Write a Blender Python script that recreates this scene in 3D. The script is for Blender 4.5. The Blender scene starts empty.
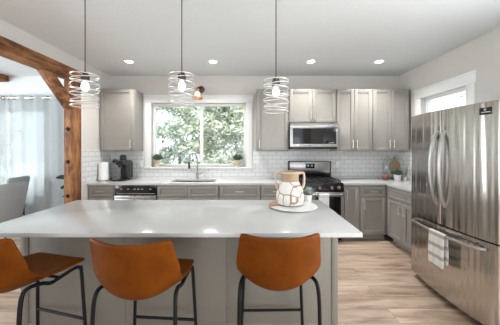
import bpy, bmesh, math, random
from mathutils import Vector, Matrix
PI = math.pi
R = math.radians
random.seed(7)
sc = bpy.context.scene
C = bpy.context.collection

# ------------------------------------------------------------------ camera, world, lights, exposure
cd = bpy.data.cameras.new('camera'); cam = bpy.data.objects.new('camera', cd); C.objects.link(cam)
cam.location = (0, 0, 1.471); cam.rotation_euler = (R(90), 0, 0)
cd.sensor_fit = 'HORIZONTAL'; cd.sensor_width = 36; cd.lens = 36 * 236 / 500
cd.shift_x = -0.002; cd.shift_y = -0.029; cd.clip_start = 0.05; cd.clip_end = 200
sc.camera = cam
w = bpy.data.worlds.new('sky'); sc.world = w; w.use_nodes = True
bg = w.node_tree.nodes['Background']
bg.inputs['Color'].default_value = (0.88, 0.95, 1.0, 1); bg.inputs['Strength'].default_value = 1.05

def area(name, loc, rot, sx, sy, watts, col=(1, 1, 1), spread=180):
    l = bpy.data.lights.new(name, 'AREA'); l.shape = 'RECTANGLE'; l.size = sx; l.size_y = sy
    l.energy = watts; l.color = col; l.spread = R(spread)
    o = bpy.data.objects.new(name, l); C.objects.link(o); o.location = loc; o.rotation_euler = rot
    return o
area('rear_ceiling_fill', (0.2, -2.9, 1.3), (R(122), 0, 0), 4.2, 1.6, 23, (0.95, 0.97, 1.0))  # added fill behind the camera, tilted up to brighten the ceiling
sl = bpy.data.lights.new('sun', 'SUN'); sl.energy = 4.6; sl.angle = R(3); sl.color = (1, .97, .93)
sun = bpy.data.objects.new('sun', sl); C.objects.link(sun); sun.location = (0, -6, 10); sun.rotation_euler = (R(32), 0, 0)
area('dining_side_fill', (-6.4, 1.2, 1.5), (R(108), 0, R(-90)), 2.8, 1.8, 104, (0.9, 0.96, 1.0))  # unseen source, added to brighten ceiling and cabinets from the dining side
area('daylight_patio_door', (2.68, .80, 1.25), (R(98), 0, R(90)), 1.5, 2.0, 46, (0.93, 0.97, 1.0))
def portal(name, loc, rot, sx, sy):
    o = area(name, loc, rot, sx, sy, 1); o.data.cycles.is_portal = True
portal('kitchen_window_daylight', (-.963, 4.56, 1.714), (R(-90), 0, 0), 1.74, 1.17)
portal('dining_window_daylight', (-4.775, 4.56, 1.365), (R(-90), 0, 0), 1.95, 1.67)
portal('high_window_daylight', (2.93, 3.365, 1.92), (R(90), 0, R(90)), .75, .6)
sc.view_settings.view_transform = 'Standard'; sc.view_settings.look = 'None'
sc.view_settings.gamma = 1; sc.view_settings.use_curve_mapping = False
sc.view_settings.exposure = 0.97

# ------------------------------------------------------------------ materials
def mat(name, col=(.8, .8, .8), rough=.5, metal=0, **kw):
    m = bpy.data.materials.new(name); m.use_nodes = True
    b = m.node_tree.nodes['Principled BSDF']
    b.inputs['Base Color'].default_value = (*col, 1); b.inputs['Roughness'].default_value = rough
    b.inputs['Metallic'].default_value = metal
    for k, v in kw.items():
        b.inputs[k.replace('_', ' ')].default_value = v
    return m
class NT:
    def __init__(s, m): s.t = m.node_tree; s.n = s.t.nodes; s.b = s.n['Principled BSDF']
    def add(s, typ, **kw):
        n = s.n.new(typ)
        for k, v in kw.items():
            if k in n.inputs: n.inputs[k].default_value = v
            else: setattr(n, k, v)
        return n
    def link(s, a, b): s.t.links.new(a, b)
    def ramp(s, fac, stops):
        r = s.n.new('ShaderNodeValToRGB'); e = r.color_ramp.elements
        e[0].position, e[0].color = stops[0][0], (*stops[0][1], 1)
        e[1].position, e[1].color = stops[-1][0], (*stops[-1][1], 1)
        for p, c in stops[1:-1]:
            x = e.new(p); x.color = (*c, 1)
        s.link(fac, r.inputs['Fac']); return r.outputs['Color']
    def coords(s, scale=(1, 1, 1), rot=(0, 0, 0)):
        tc = s.n.new('ShaderNodeTexCoord'); mp = s.n.new('ShaderNodeMapping')
        mp.inputs['Scale'].default_value = scale; mp.inputs['Rotation'].default_value = rot
        s.link(tc.outputs['Object'], mp.inputs['Vector']); return mp.outputs['Vector']
    def noise(s, vec, scale, detail=4, rough=.55, dist=0):
        n = s.n.new('ShaderNodeTexNoise'); n.inputs['Scale'].default_value = scale
        n.inputs['Detail'].default_value = detail; n.inputs['Roughness'].default_value = rough
        n.inputs['Distortion'].default_value = dist
        s.link(vec, n.inputs['Vector']); return n.outputs['Fac']
    def bump(s, h, strength=.2, dist=.01):
        b = s.n.new('ShaderNodeBump'); b.inputs['Strength'].default_value = strength
        b.inputs['Distance'].default_value = dist
        s.link(h, b.inputs['Height']); s.link(b.outputs['Normal'], s.b.inputs['Normal'])
    def color(s, c): s.link(c, s.b.inputs['Base Color'])
def noisy(name, c1, c2, scale, rough=.5, bump=0, stretch=(1, 1, 1), metal=0, **kw):
    m = mat(name, c1, rough, metal, **kw); t = NT(m); v = t.coords(stretch)
    f = t.noise(v, scale); t.color(t.ramp(f, [(.3, c1), (.7, c2)]))
    if bump: t.bump(f, bump)
    return m

M = {}
M['wall'] = noisy('wall_paint', (.615, .588, .555), (.635, .608, .575), 3, .75)
M['wall_white'] = noisy('dining_paint', (.74, .76, .77), (.76, .78, .79), 3, .7)
M['ceiling'] = noisy('ceiling_paint', (.69, .715, .725), (.71, .735, .745), 30, .85, .05)
M['trim'] = noisy('white_trim_paint', (.82, .82, .81), (.84, .84, .83), 4, .4)
M['greige'] = noisy('greige_cabinet_paint', (.295, .28, .256), (.31, .295, .27), 5, .22)
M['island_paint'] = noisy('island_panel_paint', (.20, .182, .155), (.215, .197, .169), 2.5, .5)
M['nickel'] = mat('satin_nickel', (.72, .66, .58), .32, 1)
M['chrome'] = mat('brushed_chrome', (.42, .41, .395), .33, 1)
M['black_metal'] = mat('black_powder_coat', (.008, .008, .008), .55, Specular_IOR_Level=.2)
M['black_plastic'] = mat('black_plastic', (.013, .013, .014), .3)
M['black_enamel'] = mat('black_enamel', (.010, .010, .011), .15)
M['iron'] = mat('cast_iron', (.02, .02, .021), .55)
M['black_glass'] = mat('black_glass', (.008, .008, .009), .05)
M['dark'] = mat('dark_recess', (.03, .029, .027), .8)
M['grey_mark'] = mat('silver_mark', (.5, .5, .5), .4, .6)
M['paper'] = noisy('paper_towel', (.83, .83, .83), (.87, .87, .87), 60, .9, .15)
M['white_ceramic'] = mat('white_ceramic', (.82, .81, .79), .3)
M['sand_clay'] = noisy('sand_clay', (.50, .39, .29), (.56, .45, .35), 30, .7, .1)
M['neck_clay'] = noisy('brown_clay', (.35, .235, .14), (.41, .285, .18), 30, .7)
M['terracotta'] = noisy('dark_terracotta', (.16, .065, .045), (.22, .09, .06), 12, .6)
M['pot_tan'] = noisy('tan_pot', (.60, .49, .36), (.66, .55, .42), 20, .6)
M['soil'] = noisy('soil', (.03, .02, .014), (.06, .045, .03), 40, .95)
M['leaf_sage'] = noisy('sage_leaf', (.24, .30, .25), (.40, .45, .39), 25, .6)
M['leaf_dark'] = noisy('dark_leaf', (.012, .04, .022), (.03, .075, .045), 8, .35)
M['leaf_green'] = noisy('herb_leaf', (.10, .15, .10), (.22, .28, .19), 25, .6)
M['copper'] = mat('copper', (.72, .36, .2), .35, 1)
M['faucet'] = mat('dark_brushed_metal', (.30, .29, .28), .3, 1)
M['bronze'] = mat('dark_bronze', (.11, .075, .055), .4, .8)
M['fabric_grey'] = noisy('grey_upholstery', (.30, .32, .33), (.36, .38, .39), 140, .9, .2)
M['wood_dark'] = noisy('dark_chair_wood', (.05, .03, .02), (.09, .055, .035), 20, .5, 0, (1, 1, .1))
M['board_wood'] = noisy('cutting_board_wood', (.40, .24, .13), (.52, .34, .2), 20, .5, .05, (4, 4, .4))
M['bark'] = noisy('bark', (.2, .18, .16), (.38, .35, .32), 9, .9, .4, (1, 1, .25))
M['bounce_ground'] = noisy('pale_bounce_ground', (.52, .52, .51), (.66, .66, .65), 6, .95)  # ground lightened to bounce sunlight through the windows onto the ceiling
M['coil'] = mat('white_silver_wire', (.78, .78, .77), .3, .5)

def emis(name, col, st):
    m = mat(name, (0, 0, 0), .6); b = m.node_tree.nodes['Principled BSDF']
    b.inputs['Emission Color'].default_value = (*col, 1); b.inputs['Emission Strength'].default_value = st
    return m
M['bulb'] = emis('lit_bulb', (.93, .97, 1.0), 1.7)
M['amber'] = emis('warm_lit_bulb', (1.0, .80, .60), .9)
M['downlight'] = emis('downlight_lens', (1, .98, .94), 9.0)
M['display'] = emis('clock_digits', (.45, .8, 1.0), .25)

def glass(name, tint=(1, 1, 1), gloss=.05):
    m = bpy.data.materials.new(name); m.use_nodes = True; n = m.node_tree.nodes; l = m.node_tree.links
    n.clear(); o = n.new('ShaderNodeOutputMaterial'); mx = n.new('ShaderNodeMixShader')
    tr = n.new('ShaderNodeBsdfTransparent'); tr.inputs[0].default_value = (*tint, 1)
    g = n.new('ShaderNodeBsdfGlossy'); g.inputs['Roughness'].default_value = .02
    lw = n.new('ShaderNodeLayerWeight'); lw.inputs['Blend'].default_value = .2
    ma = n.new('ShaderNodeMath'); ma.operation = 'MULTIPLY_ADD'; ma.inputs[1].default_value = .35; ma.inputs[2].default_value = gloss
    l.new(lw.outputs['Fresnel'], ma.inputs[0]); l.new(ma.outputs[0], mx.inputs[0])
    l.new(tr.outputs[0], mx.inputs[1]); l.new(g.outputs[0], mx.inputs[2]); l.new(mx.outputs[0], o.inputs[0])
    return m
M['glass'] = glass('window_glass', (.97, .99, 1), .02)
M['jar_glass'] = glass('jar_glass', (.9, .93, .93), .06)

def sheer():
    m = bpy.data.materials.new('sheer_curtain'); m.use_nodes = True; n = m.node_tree.nodes; l = m.node_tree.links
    n.clear(); o = n.new('ShaderNodeOutputMaterial'); mx = n.new('ShaderNodeMixShader'); m2 = n.new('ShaderNodeMixShader')
    tr = n.new('ShaderNodeBsdfTransparent'); d = n.new('ShaderNodeBsdfDiffuse'); t = n.new('ShaderNodeBsdfTranslucent')
    tr.inputs[0].default_value = (.86, .92, .95, 1)
    d.inputs[0].default_value = (.72, .76, .77, 1); t.inputs[0].default_value = (.46, .50, .515, 1)
    mx.inputs[0].default_value = .5; m2.inputs[0].default_value = .80
    l.new(d.outputs[0], mx.inputs[1]); l.new(t.outputs[0], mx.inputs[2])
    l.new(tr.outputs[0], m2.inputs[1]); l.new(mx.outputs[0], m2.inputs[2]); l.new(m2.outputs[0], o.inputs[0])
    return m
M['sheer'] = sheer()

def leaf_mat(name, c1, c2):
    m = bpy.data.materials.new(name); m.use_nodes = True; n = m.node_tree.nodes; l = m.node_tree.links
    n.clear(); o = n.new('ShaderNodeOutputMaterial'); mx = n.new('ShaderNodeMixShader')
    d = n.new('ShaderNodeBsdfDiffuse'); t = n.new('ShaderNodeBsdfTranslucent')
    g = n.new('ShaderNodeTexCoord'); ns = n.new('ShaderNodeTexNoise'); ns.inputs['Scale'].default_value = 5
    r = n.new('ShaderNodeValToRGB'); r.color_ramp.elements[0].color = (*c1, 1); r.color_ramp.elements[1].color = (*c2, 1)
    r.color_ramp.elements[0].position = .35; r.color_ramp.elements[1].position = .52
    l.new(g.outputs['Object'], ns.inputs['Vector']); l.new(ns.outputs['Fac'], r.inputs['Fac'])
    l.new(r.outputs['Color'], d.inputs[0]); l.new(r.outputs['Color'], t.inputs[0])
    mx.inputs[0].default_value = .45; l.new(d.outputs[0], mx.inputs[1]); l.new(t.outputs[0], mx.inputs[2])
    l.new(mx.outputs[0], o.inputs[0]); return m
M['tree_pale'] = leaf_mat('pale_tree_leaves', (.22, .27, .19), (.66, .69, .58))
M['tree_mid'] = leaf_mat('mid_tree_leaves', (.17, .23, .19), (.60, .65, .57))

def quartz():
    m = mat('white_quartz', (.80, .80, .79), .16); t = NT(m); v = t.coords()
    f = t.noise(v, 2.2, 6, .6, .4); t.color(t.ramp(f, [(.3, (.51, .51, .505)), (.6, (.55, .55, .545)), (.75, (.53, .53, .525))]))
    return m
M['quartz'] = quartz()

def leather():
    m = mat('tan_leather', (.4, .14, .04), .48, Specular_IOR_Level=.12); t = NT(m); v = t.coords()
    f = t.noise(v, 7, 5, .6); g = t.noise(v, 170, 2)
    t.color(t.ramp(f, [(.25, (.10, .023, .0005)), (.55, (.15, .037, .001)), (.8, (.19, .051, .002))]))
    t.bump(g, .12, .004); return m
M['leather'] = leather()

def timber():
    m = mat('rough_stained_timber', (.3, .13, .05), .7); t = NT(m)
    v = t.coords((7, .9, 7)); f = t.noise(v, 2.2, 8, .65, 1.1); k = t.noise(t.coords((2.2, 1.6, 2.2)), 1.6, 3)
    mixv = t.add('ShaderNodeMath', operation='MULTIPLY_ADD'); mixv.inputs[1].default_value = .55
    t.link(f, mixv.inputs[0])
    s2 = t.add('ShaderNodeMath', operation='MULTIPLY'); s2.inputs[1].default_value = .45; t.link(k, s2.inputs[0])
    t.link(s2.outputs[0], mixv.inputs[2])
    t.color(t.ramp(mixv.outputs[0], [(.37, (.03, .012, .005)), (.45, (.16, .06, .02)), (.53, (.30, .125, .045)), (.64, (.50, .26, .115))]))
    t.bump(f, .6, .01); return m
M['timber'] = timber()
def timber_z():
    m = M['timber'].copy(); m.name = 'rough_stained_timber_upright'
    for n in m.node_tree.nodes:
        if n.type == 'MAPPING':
            s = n.inputs['Scale'].default_value; n.inputs['Scale'].default_value = (s[0], s[2], s[1])
    return m
M['timber_up'] = timber_z()

def floor_mat():
    m = mat('oak_plank_floor', (.5, .36, .26), .38); t = NT(m); v = t.coords()
    br = t.add('ShaderNodeTexBrick'); br.offset = .37; br.offset_frequency = 2
    for k, x in (('Scale', 1), ('Brick Width', 1.25), ('Row Height', .18), ('Mortar Size', .0016), ('Mortar Smooth', .3), ('Bias', 0)):
        br.inputs[k].default_value = x
    br.inputs['Color1'].default_value = (0, 0, 0, 1); br.inputs['Color2'].default_value = (1, 1, 1, 1); br.inputs['Mortar'].default_value = (.5, .5, .5, 1)
    t.link(v, br.inputs['Vector'])
    # per-plank offset of the grain
    of = t.add('ShaderNodeVectorMath', operation='MULTIPLY_ADD')
    t.link(br.outputs['Color'], of.inputs[0]); of.inputs[1].default_value = (3.1, 5.7, 0)
    t.link(t.coords((.9, 6.5, 1)), of.inputs[2])
    f = t.noise(of.outputs[0], 1.7, 7, .62, .5); k = t.noise(t.coords((.55, 2.2, 1)), 1.5, 3)
    a = t.add('ShaderNodeMath', operation='MULTIPLY'); a.inputs[1].default_value = .62; t.link(f, a.inputs[0])
    b = t.add('ShaderNodeMath', operation='MULTIPLY_ADD'); b.inputs[1].default_value = .38; t.link(k, b.inputs[0]); t.link(a.outputs[0], b.inputs[2])
    col = t.ramp(b.outputs[0], [(.32, (.12, .08, .055)), (.40, (.29, .205, .15)), (.49, (.46, .35, .27)), (.64, (.62, .50, .41))])
    tn = t.add('ShaderNodeMixRGB', blend_type='MULTIPLY'); tn.inputs['Fac'].default_value = 1
    t.link(col, tn.inputs['Color1']); t.link(t.ramp(br.outputs['Color'], [(0, (.86, .84, .82)), (1, (1.04, 1.03, 1.02))]), tn.inputs['Color2'])
    mo = t.add('ShaderNodeMixRGB'); t.link(br.outputs['Fac'], mo.inputs['Fac']); t.link(tn.outputs[0], mo.inputs['Color1'])
    mo.inputs['Color2'].default_value = (.16, .11, .08, 1)
    t.color(mo.outputs[0]); t.bump(f, .12, .004); return m
M['floor'] = floor_mat()

def tile(name, axis):
    m = mat(name, (.8, .8, .79), .14); t = NT(m)
    tc = t.add('ShaderNodeTexCoord'); sp = t.add('ShaderNodeSeparateXYZ'); cb = t.add('ShaderNodeCombineXYZ')
    t.link(tc.outputs['Object'], sp.inputs[0]); t.link(sp.outputs[axis], cb.inputs[0]); t.link(sp.outputs['Z'], cb.inputs[1])
    br = t.add('ShaderNodeTexBrick'); br.offset = .5
    for k, x in (('Scale', 1), ('Brick Width', .156), ('Row Height', .0785), ('Mortar Size', .0035), ('Mortar Smooth', .15), ('Bias', 0)):
        br.inputs[k].default_value = x
    br.inputs['Color1'].default_value = (.72, .73, .73, 1); br.inputs['Color2'].default_value = (.69, .70, .705, 1)
    br.inputs['Mortar'].default_value = (.43, .432, .435, 1)
    t.link(cb.outputs[0], br.inputs['Vector']); t.color(br.outputs['Color'])
    inv = t.add('ShaderNodeMath', operation='SUBTRACT'); inv.inputs[0].default_value = 1; t.link(br.outputs['Fac'], inv.inputs[1])
    t.bump(inv.outputs[0], .3, .003); return m
M['tile_x'] = tile('subway_tile_long_wall', 'X'); M['tile_y'] = tile('subway_tile_side_wall', 'Y')

def steel(name, col, rough, stretch, bump=.15):
    m = mat(name, col, rough, 1); t = NT(m); b = t.b
    b.inputs['Anisotropic'].default_value = .75
    tg = t.add('ShaderNodeTangent'); tg.direction_type = 'RADIAL'; tg.axis = 'Z'; t.link(tg.outputs[0], b.inputs['Tangent'])
    f = t.noise(t.coords(stretch), 6, 3); r = t.add('ShaderNodeMapRange')
    r.inputs['To Min'].default_value = rough - .05; r.inputs['To Max'].default_value = rough + .07
    t.link(f, r.inputs['Value']); t.link(r.outputs[0], b.inputs['Roughness'])
    g = t.noise(t.coords((8, 8, .3)), 1.7, 1); t.bump(g, bump, .03)
    return m
M['fridge_steel'] = steel('brushed_fridge_steel', (.52, .49, .455), .2, (2.5, 2.5, .06), .75)
M['steel'] = steel('brushed_appliance_steel', (.40, .392, .38), .28, (2.5, 2.5, .06))

def vase_mat():
    m = mat('vase_glaze', (.8, .77, .72), .45); t = NT(m); v = t.coords((1, 1, .8))
    vo = t.add('ShaderNodeTexVoronoi'); vo.feature = 'DISTANCE_TO_EDGE'; vo.inputs['Scale'].default_value = 10.5; vo.inputs['Randomness'].default_value = .75
    t.link(v, vo.inputs['Vector'])
    t.color(t.ramp(vo.outputs['Distance'], [(.0, (.26, .165, .09)), (.03, (.32, .21, .12)), (.052, (.70, .67, .63)), (1, (.72, .69, .65))]))
    t.bump(vo.outputs['Distance'], .1, .004); return m
M['vase'] = vase_mat()

def plate_mat():
    m = mat('marble_and_wood_plate', (.8, .8, .78), .25); t = NT(m)
    tc = t.add('ShaderNodeTexCoord'); sp = t.add('ShaderNodeSeparateXYZ'); t.link(tc.outputs['Object'], sp.inputs[0])
    a = t.add('ShaderNodeMath', operation='MULTIPLY_ADD'); a.inputs[1].default_value = -.62; t.link(sp.outputs['X'], a.inputs[0]); t.link(sp.outputs['Y'], a.inputs[2])
    gt = t.add('ShaderNodeMath', operation='GREATER_THAN'); gt.inputs[1].default_value = .055; t.link(a.outputs[0], gt.inputs[0])
    f = t.noise(t.coords((2, 14, 2)), 4, 4); wood = t.ramp(f, [(.3, (.36, .2, .11)), (.7, (.55, .34, .2))])
    g = t.noise(t.coords(), 9, 6, .6, 1.2); marble = t.ramp(g, [(.35, (.80, .79, .78)), (.62, (.84, .83, .82)), (.75, (.72, .71, .70))])
    mx = t.add('ShaderNodeMixRGB'); t.link(gt.outputs[0], mx.inputs['Fac']); t.link(marble, mx.inputs['Color1']); t.link(wood, mx.inputs['Color2'])
    t.color(mx.outputs[0]); return m
M['plate'] = plate_mat()

def stripes(name, c1, c2, period, axis='Z'):
    m = mat(name, c1, .9); t = NT(m); tc = t.add('ShaderNodeTexCoord'); sp = t.add('ShaderNodeSeparateXYZ'); t.link(tc.outputs['Object'], sp.inputs[0])
    a = t.add('ShaderNodeMath', operation='MULTIPLY'); a.inputs[1].default_value = 1 / period; t.link(sp.outputs[axis], a.inputs[0])
    fr = t.add('ShaderNodeMath', operation='FRACT'); t.link(a.outputs[0], fr.inputs[0])
    t.color(t.ramp(fr.outputs[0], [(.42, c1), (.47, c2), (.75, c2), (.8, c1)]))
    t.bump(t.noise(t.coords(), 200, 2), .3, .003); return m
M['towel'] = stripes('striped_towel', (.78, .77, .75), (.42, .41, .40), .10)
M['white_towel'] = stripes('white_towel', (.80, .81, .82), (.66, .70, .74), .16)

# ------------------------------------------------------------------ mesh helpers
class MB:
    def __init__(s): s.bm = bmesh.new()
    def box(s, x0, x1, y0, y1, z0, z1, bev=0, seg=2, mtx=None):
        r = bmesh.ops.create_cube(s.bm, size=1)
        vs = r['verts']
        for v in vs:
            v.co = Vector(((x0 + x1) / 2 + v.co.x * (x1 - x0), (y0 + y1) / 2 + v.co.y * (y1 - y0), (z0 + z1) / 2 + v.co.z * (z1 - z0)))
        if mtx is not None:
            for v in vs: v.co = mtx @ v.co
        if bev:
            es = list({e for v in vs for e in v.link_edges})
            bmesh.ops.bevel(s.bm, geom=es, offset=bev, segments=seg, affect='EDGES', profile=.5)
        return s
    def tube(s, pts, r, n=10, closed=False, smooth=0, cap=True):
        P = [Vector(p) for p in pts]
        if smooth: P = catmull(P, smooth, closed)
        N = len(P); T = []
        for i in range(N):
            a = P[(i - 1) % N] if (closed or i > 0) else P[i]; b = P[(i + 1) % N] if (closed or i < N - 1) else P[i]
            T.append((b - a).normalized())
        up = Vector((0, 0, 1)) if abs(T[0].z) < .9 else Vector((1, 0, 0))
        nrm = T[0].cross(up).normalized(); rings = []
        for i in range(N):
            nrm = (nrm - T[i] * nrm.dot(T[i])).normalized(); bi = T[i].cross(nrm)
            rr = r[min(i, len(r) - 1)] if isinstance(r, (list, tuple)) else r
            rings.append([s.bm.verts.new(P[i] + (nrm * math.cos(2 * PI * k / n) + bi * math.sin(2 * PI * k / n)) * rr) for k in range(n)])
        for i in range(N if closed else N - 1):
            a, b = rings[i], rings[(i + 1) % N]
            off = 0
            if closed and i == N - 1:
                off = min(range(n), key=lambda q: (a[0].co - b[q].co).length)
            for k in range(n): s.bm.faces.new((a[k], a[(k + 1) % n], b[(k + 1 + off) % n], b[(k + off) % n]))
        if cap and not closed:
            s.bm.faces.new(rings[0][::-1]); s.bm.faces.new(rings[-1])
        return s
    def lathe(s, prof, n=32, c=(0, 0, 0), cap=True, mtx=None):
        rings = []
        for r, z in prof:
            ring = []
            for k in range(n):
                p = Vector((r * math.cos(2 * PI * k / n), r * math.sin(2 * PI * k / n), z))
                if mtx is not None: p = mtx @ p
                ring.append(s.bm.verts.new(p + Vector(c)))
            rings.append(ring)
        for a, b in zip(rings, rings[1:]):
            for k in range(n): s.bm.faces.new((a[k], a[(k + 1) % n], b[(k + 1) % n], b[k]))
        if cap:
            if prof[0][0] > 1e-5: s.bm.faces.new(rings[0][::-1])
            if prof[-1][0] > 1e-5: s.bm.faces.new(rings[-1])
        return s
    def cyl(s, p, q, r, n=16):
        return s.tube([p, q], r, n)
    def grid(s, pts):
        g = [[s.bm.verts.new(p) for p in row] for row in pts]
        for i in range(len(g) - 1):
            for j in range(len(g[0]) - 1): s.bm.faces.new((g[i][j], g[i][j + 1], g[i + 1][j + 1], g[i + 1][j]))
        return s
    def prism(s, poly, axis, a, b, bev=0):          # polygon in the other two axes, extruded along axis
        def mk(u, v, t):
            return Vector((t, u, v)) if axis == 'x' else Vector((u, t, v)) if axis == 'y' else Vector((u, v, t))
        A = [s.bm.verts.new(mk(u, v, a)) for u, v in poly]; B = [s.bm.verts.new(mk(u, v, b)) for u, v in poly]; n = len(poly)
        fs = [s.bm.faces.new(A), s.bm.faces.new(B[::-1])]
        for k in range(n): fs.append(s.bm.faces.new((A[k], B[k], B[(k + 1) % n], A[(k + 1) % n])))
        if bev:
            es = list({e for v in A + B for e in v.link_edges})
            bmesh.ops.bevel(s.bm, geom=es, offset=bev, segments=2, affect='EDGES', profile=.5)
        return s
    def leaf(s, base, d, L, W, droop=.25, roll=0):
        d = Vector(d).normalized(); side = d.cross(Vector((0, 0, 1)))
        side = side.normalized() if side.length > 1e-3 else Vector((1, 0, 0)); b = Vector(base)
        if roll: side = (Matrix.Rotation(roll, 3, d) @ side)
        rows = []
        for i in range(6):
            t = i / 5; wd = W * math.sin(PI * (t * .92 + .04)) ** .8 * .5
            c = b + d * L * t + Vector((0, 0, -droop * L * t * t)); cup = Vector((0, 0, wd * .35))
            rows.append([c - side * wd + cup, c, c + side * wd + cup])
        return s.grid(rows)
    def build(s, name, m, parent=None, smooth=True, loc=None):
        bmesh.ops.recalc_face_normals(s.bm, faces=s.bm.faces)
        me = bpy.data.meshes.new(name); s.bm.to_mesh(me); s.bm.free()
        me.materials.append(m if not isinstance(m, str) else M[m])
        if smooth:
            me.polygons.foreach_set('use_smooth', [True] * len(me.polygons))
            try: me.set_sharp_from_angle(angle=R(38))
            except Exception: pass
        o = bpy.data.objects.new(name, me); C.objects.link(o)
        if parent is not None: o.parent = parent
        if loc is not None: o.location = loc
        return o
def catmull(P, k, closed=False):
    out = []; N = len(P)
    for i in range(N if closed else N - 1):
        p0 = P[(i - 1) % N] if (closed or i > 0) else P[0] * 2 - P[1]; p1 = P[i]; p2 = P[(i + 1) % N]
        p3 = P[(i + 2) % N] if (closed or i + 2 < N) else P[N - 1] * 2 - P[N - 2]
        for j in range(k):
            t = j / k
            out.append(.5 * ((2 * p1) + (p2 - p0) * t + (2 * p0 - 5 * p1 + 4 * p2 - p3) * t * t + (3 * p1 - p0 - 3 * p2 + p3) * t ** 3))
    if not closed: out.append(P[-1])
    return out
def tag(o, label=None, cat=None, group=None, kind=None):
    if label: o['label'] = label
    if cat: o['category'] = cat
    if group: o['group'] = group
    if kind: o['kind'] = kind
    return o
def thing(name, label, cat, loc=(0, 0, 0), rz=0, group=None, kind=None):
    o = bpy.data.objects.new(name, None); C.objects.link(o); o.empty_display_size = .1
    o.location = loc; o.rotation_euler = (0, 0, rz)
    return tag(o, label, cat, group, kind)
def dup(o, loc=None, rz=None, label=None, parent=None):
    c = o.copy(); C.objects.link(c)
    if parent is not None: c.parent = parent
    if loc is not None: c.location = loc
    if rz is not None: c.rotation_euler = (0, 0, rz)
    if label: c['label'] = label
    for ch in list(o.children): dup(ch, parent=c)
    return c
def struct(mb, name, m, label, cat, smooth=False):
    return tag(mb.build(name, m, smooth=smooth), label, cat, kind='structure')
B = lambda *a, **k: MB().box(*a, **k)

# ------------------------------------------------------------------ the room
YB, XR, XL, H = 4.35, 2.73, -2.58, 2.80
YR, XD = -3.0, -6.5
struct(B(XD - .15, XR + .15, YR - .15, YB + .15, -.1, 0), 'floor', 'floor', 'warm oak plank floor running through kitchen and dining room', 'floor')
struct(B(XD - .15, XR + .15, YR - .15, YB + .15, H, H + .1), 'ceiling', 'ceiling', 'pale off-white flat ceiling with downlights', 'ceiling')
def holed(axis, u0, u1, w0, w1, holes, z0=0, z1=H):   # a wall with window holes: (ua, ub, za, zb)
    mb = MB()
    def bx(a, b, c, d):
        if b - a < 1e-4 or d - c < 1e-4: return
        if axis == 'x': mb.box(a, b, w0, w1, c, d)
        else: mb.box(w0, w1, a, b, c, d)
    cur = u0
    for ua, ub, za, zb in sorted(holes):
        bx(cur, ua, z0, z1); bx(ua, ub, z0, za); bx(ua, ub, zb, z1); cur = ub
    bx(cur, u1, z0, z1)
    return mb
KW = (-1.834, -.092, 1.128, 2.30)          # kitchen window opening
DW = (-5.75, -3.80, .53, 2.20)             # dining window opening
RW = (2.985, 3.79, 1.62, 2.27)             # side window opening (y)
struct(holed('x', XL - .13, XR + .15, YB, YB + .15, [KW]), 'wall_back', 'wall', 'warm grey kitchen wall behind the cabinets and window', 'wall')
struct(holed('x', XD - .15, XL - .13, YB, YB + .15, [DW]), 'wall_dining_back', 'wall_white', 'pale dining room wall behind the sheer curtains', 'wall')
struct(holed('y', YR, YB, XR, XR + .15, [(.05, 1.55, .05, 2.3), RW]), 'wall_right', 'wall', 'warm grey wall behind the fridge with a high window', 'wall')
struct(holed('y', YR, YB, XD - .15, XD, [(-.3, 2.7, .5, 2.4)]), 'wall_dining_side', 'wall_white', 'pale outer wall of the dining room', 'wall')
struct(holed('x', XD - .15, XR + .15, YR - .15, YR, [(-2.0, 2.4, .5, 2.5)]), 'wall_rear', 'wall', 'warm grey wall opposite the kitchen window', 'wall')
struct(B(XL - .13, XL, 3.585, YB, 0, H).box(XL - .13, XL, YR, 3.585, 2.62, H), 'wall_left', 'wall', 'warm grey wall between kitchen and dining room above the beam', 'wall')
struct(B(XL - .135, XL + .004, 3.58, 3.60, 0, 2.62), 'trim_3', 'trim', 'white edge strip beside the timber post', 'trim')
# backsplash tiles
t = MB(); y0, y1 = YB - .008, YB
t.box(XL, XR, y0, y1, .915, 1.098); t.box(XL, -1.98, y0, y1, 1.098, 1.425); t.box(.032, XR, y0, y1, 1.098, 1.425)
struct(t, 'trim_1', 'tile_x', 'white subway tile backsplash under the wall cabinets', 'tiles')
struct(B(XL, XL + .008, 3.60, YB - .008, .915, 1.45), 'trim_2', 'tile_y', 'white subway tiles on the wall beside the timber post', 'tiles')
struct(B(XR - .008, XR, 2.8, YB - .008, .915, 1.425), 'trim_4', 'tile_y', 'white subway tiles on the wall beside the fridge', 'tiles')
struct(B(XD, XL - .13, YB - .015, YB, 0, .12, bev=.004), 'baseboard_dining', 'trim', 'white baseboard under the dining window', 'baseboard')

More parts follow.
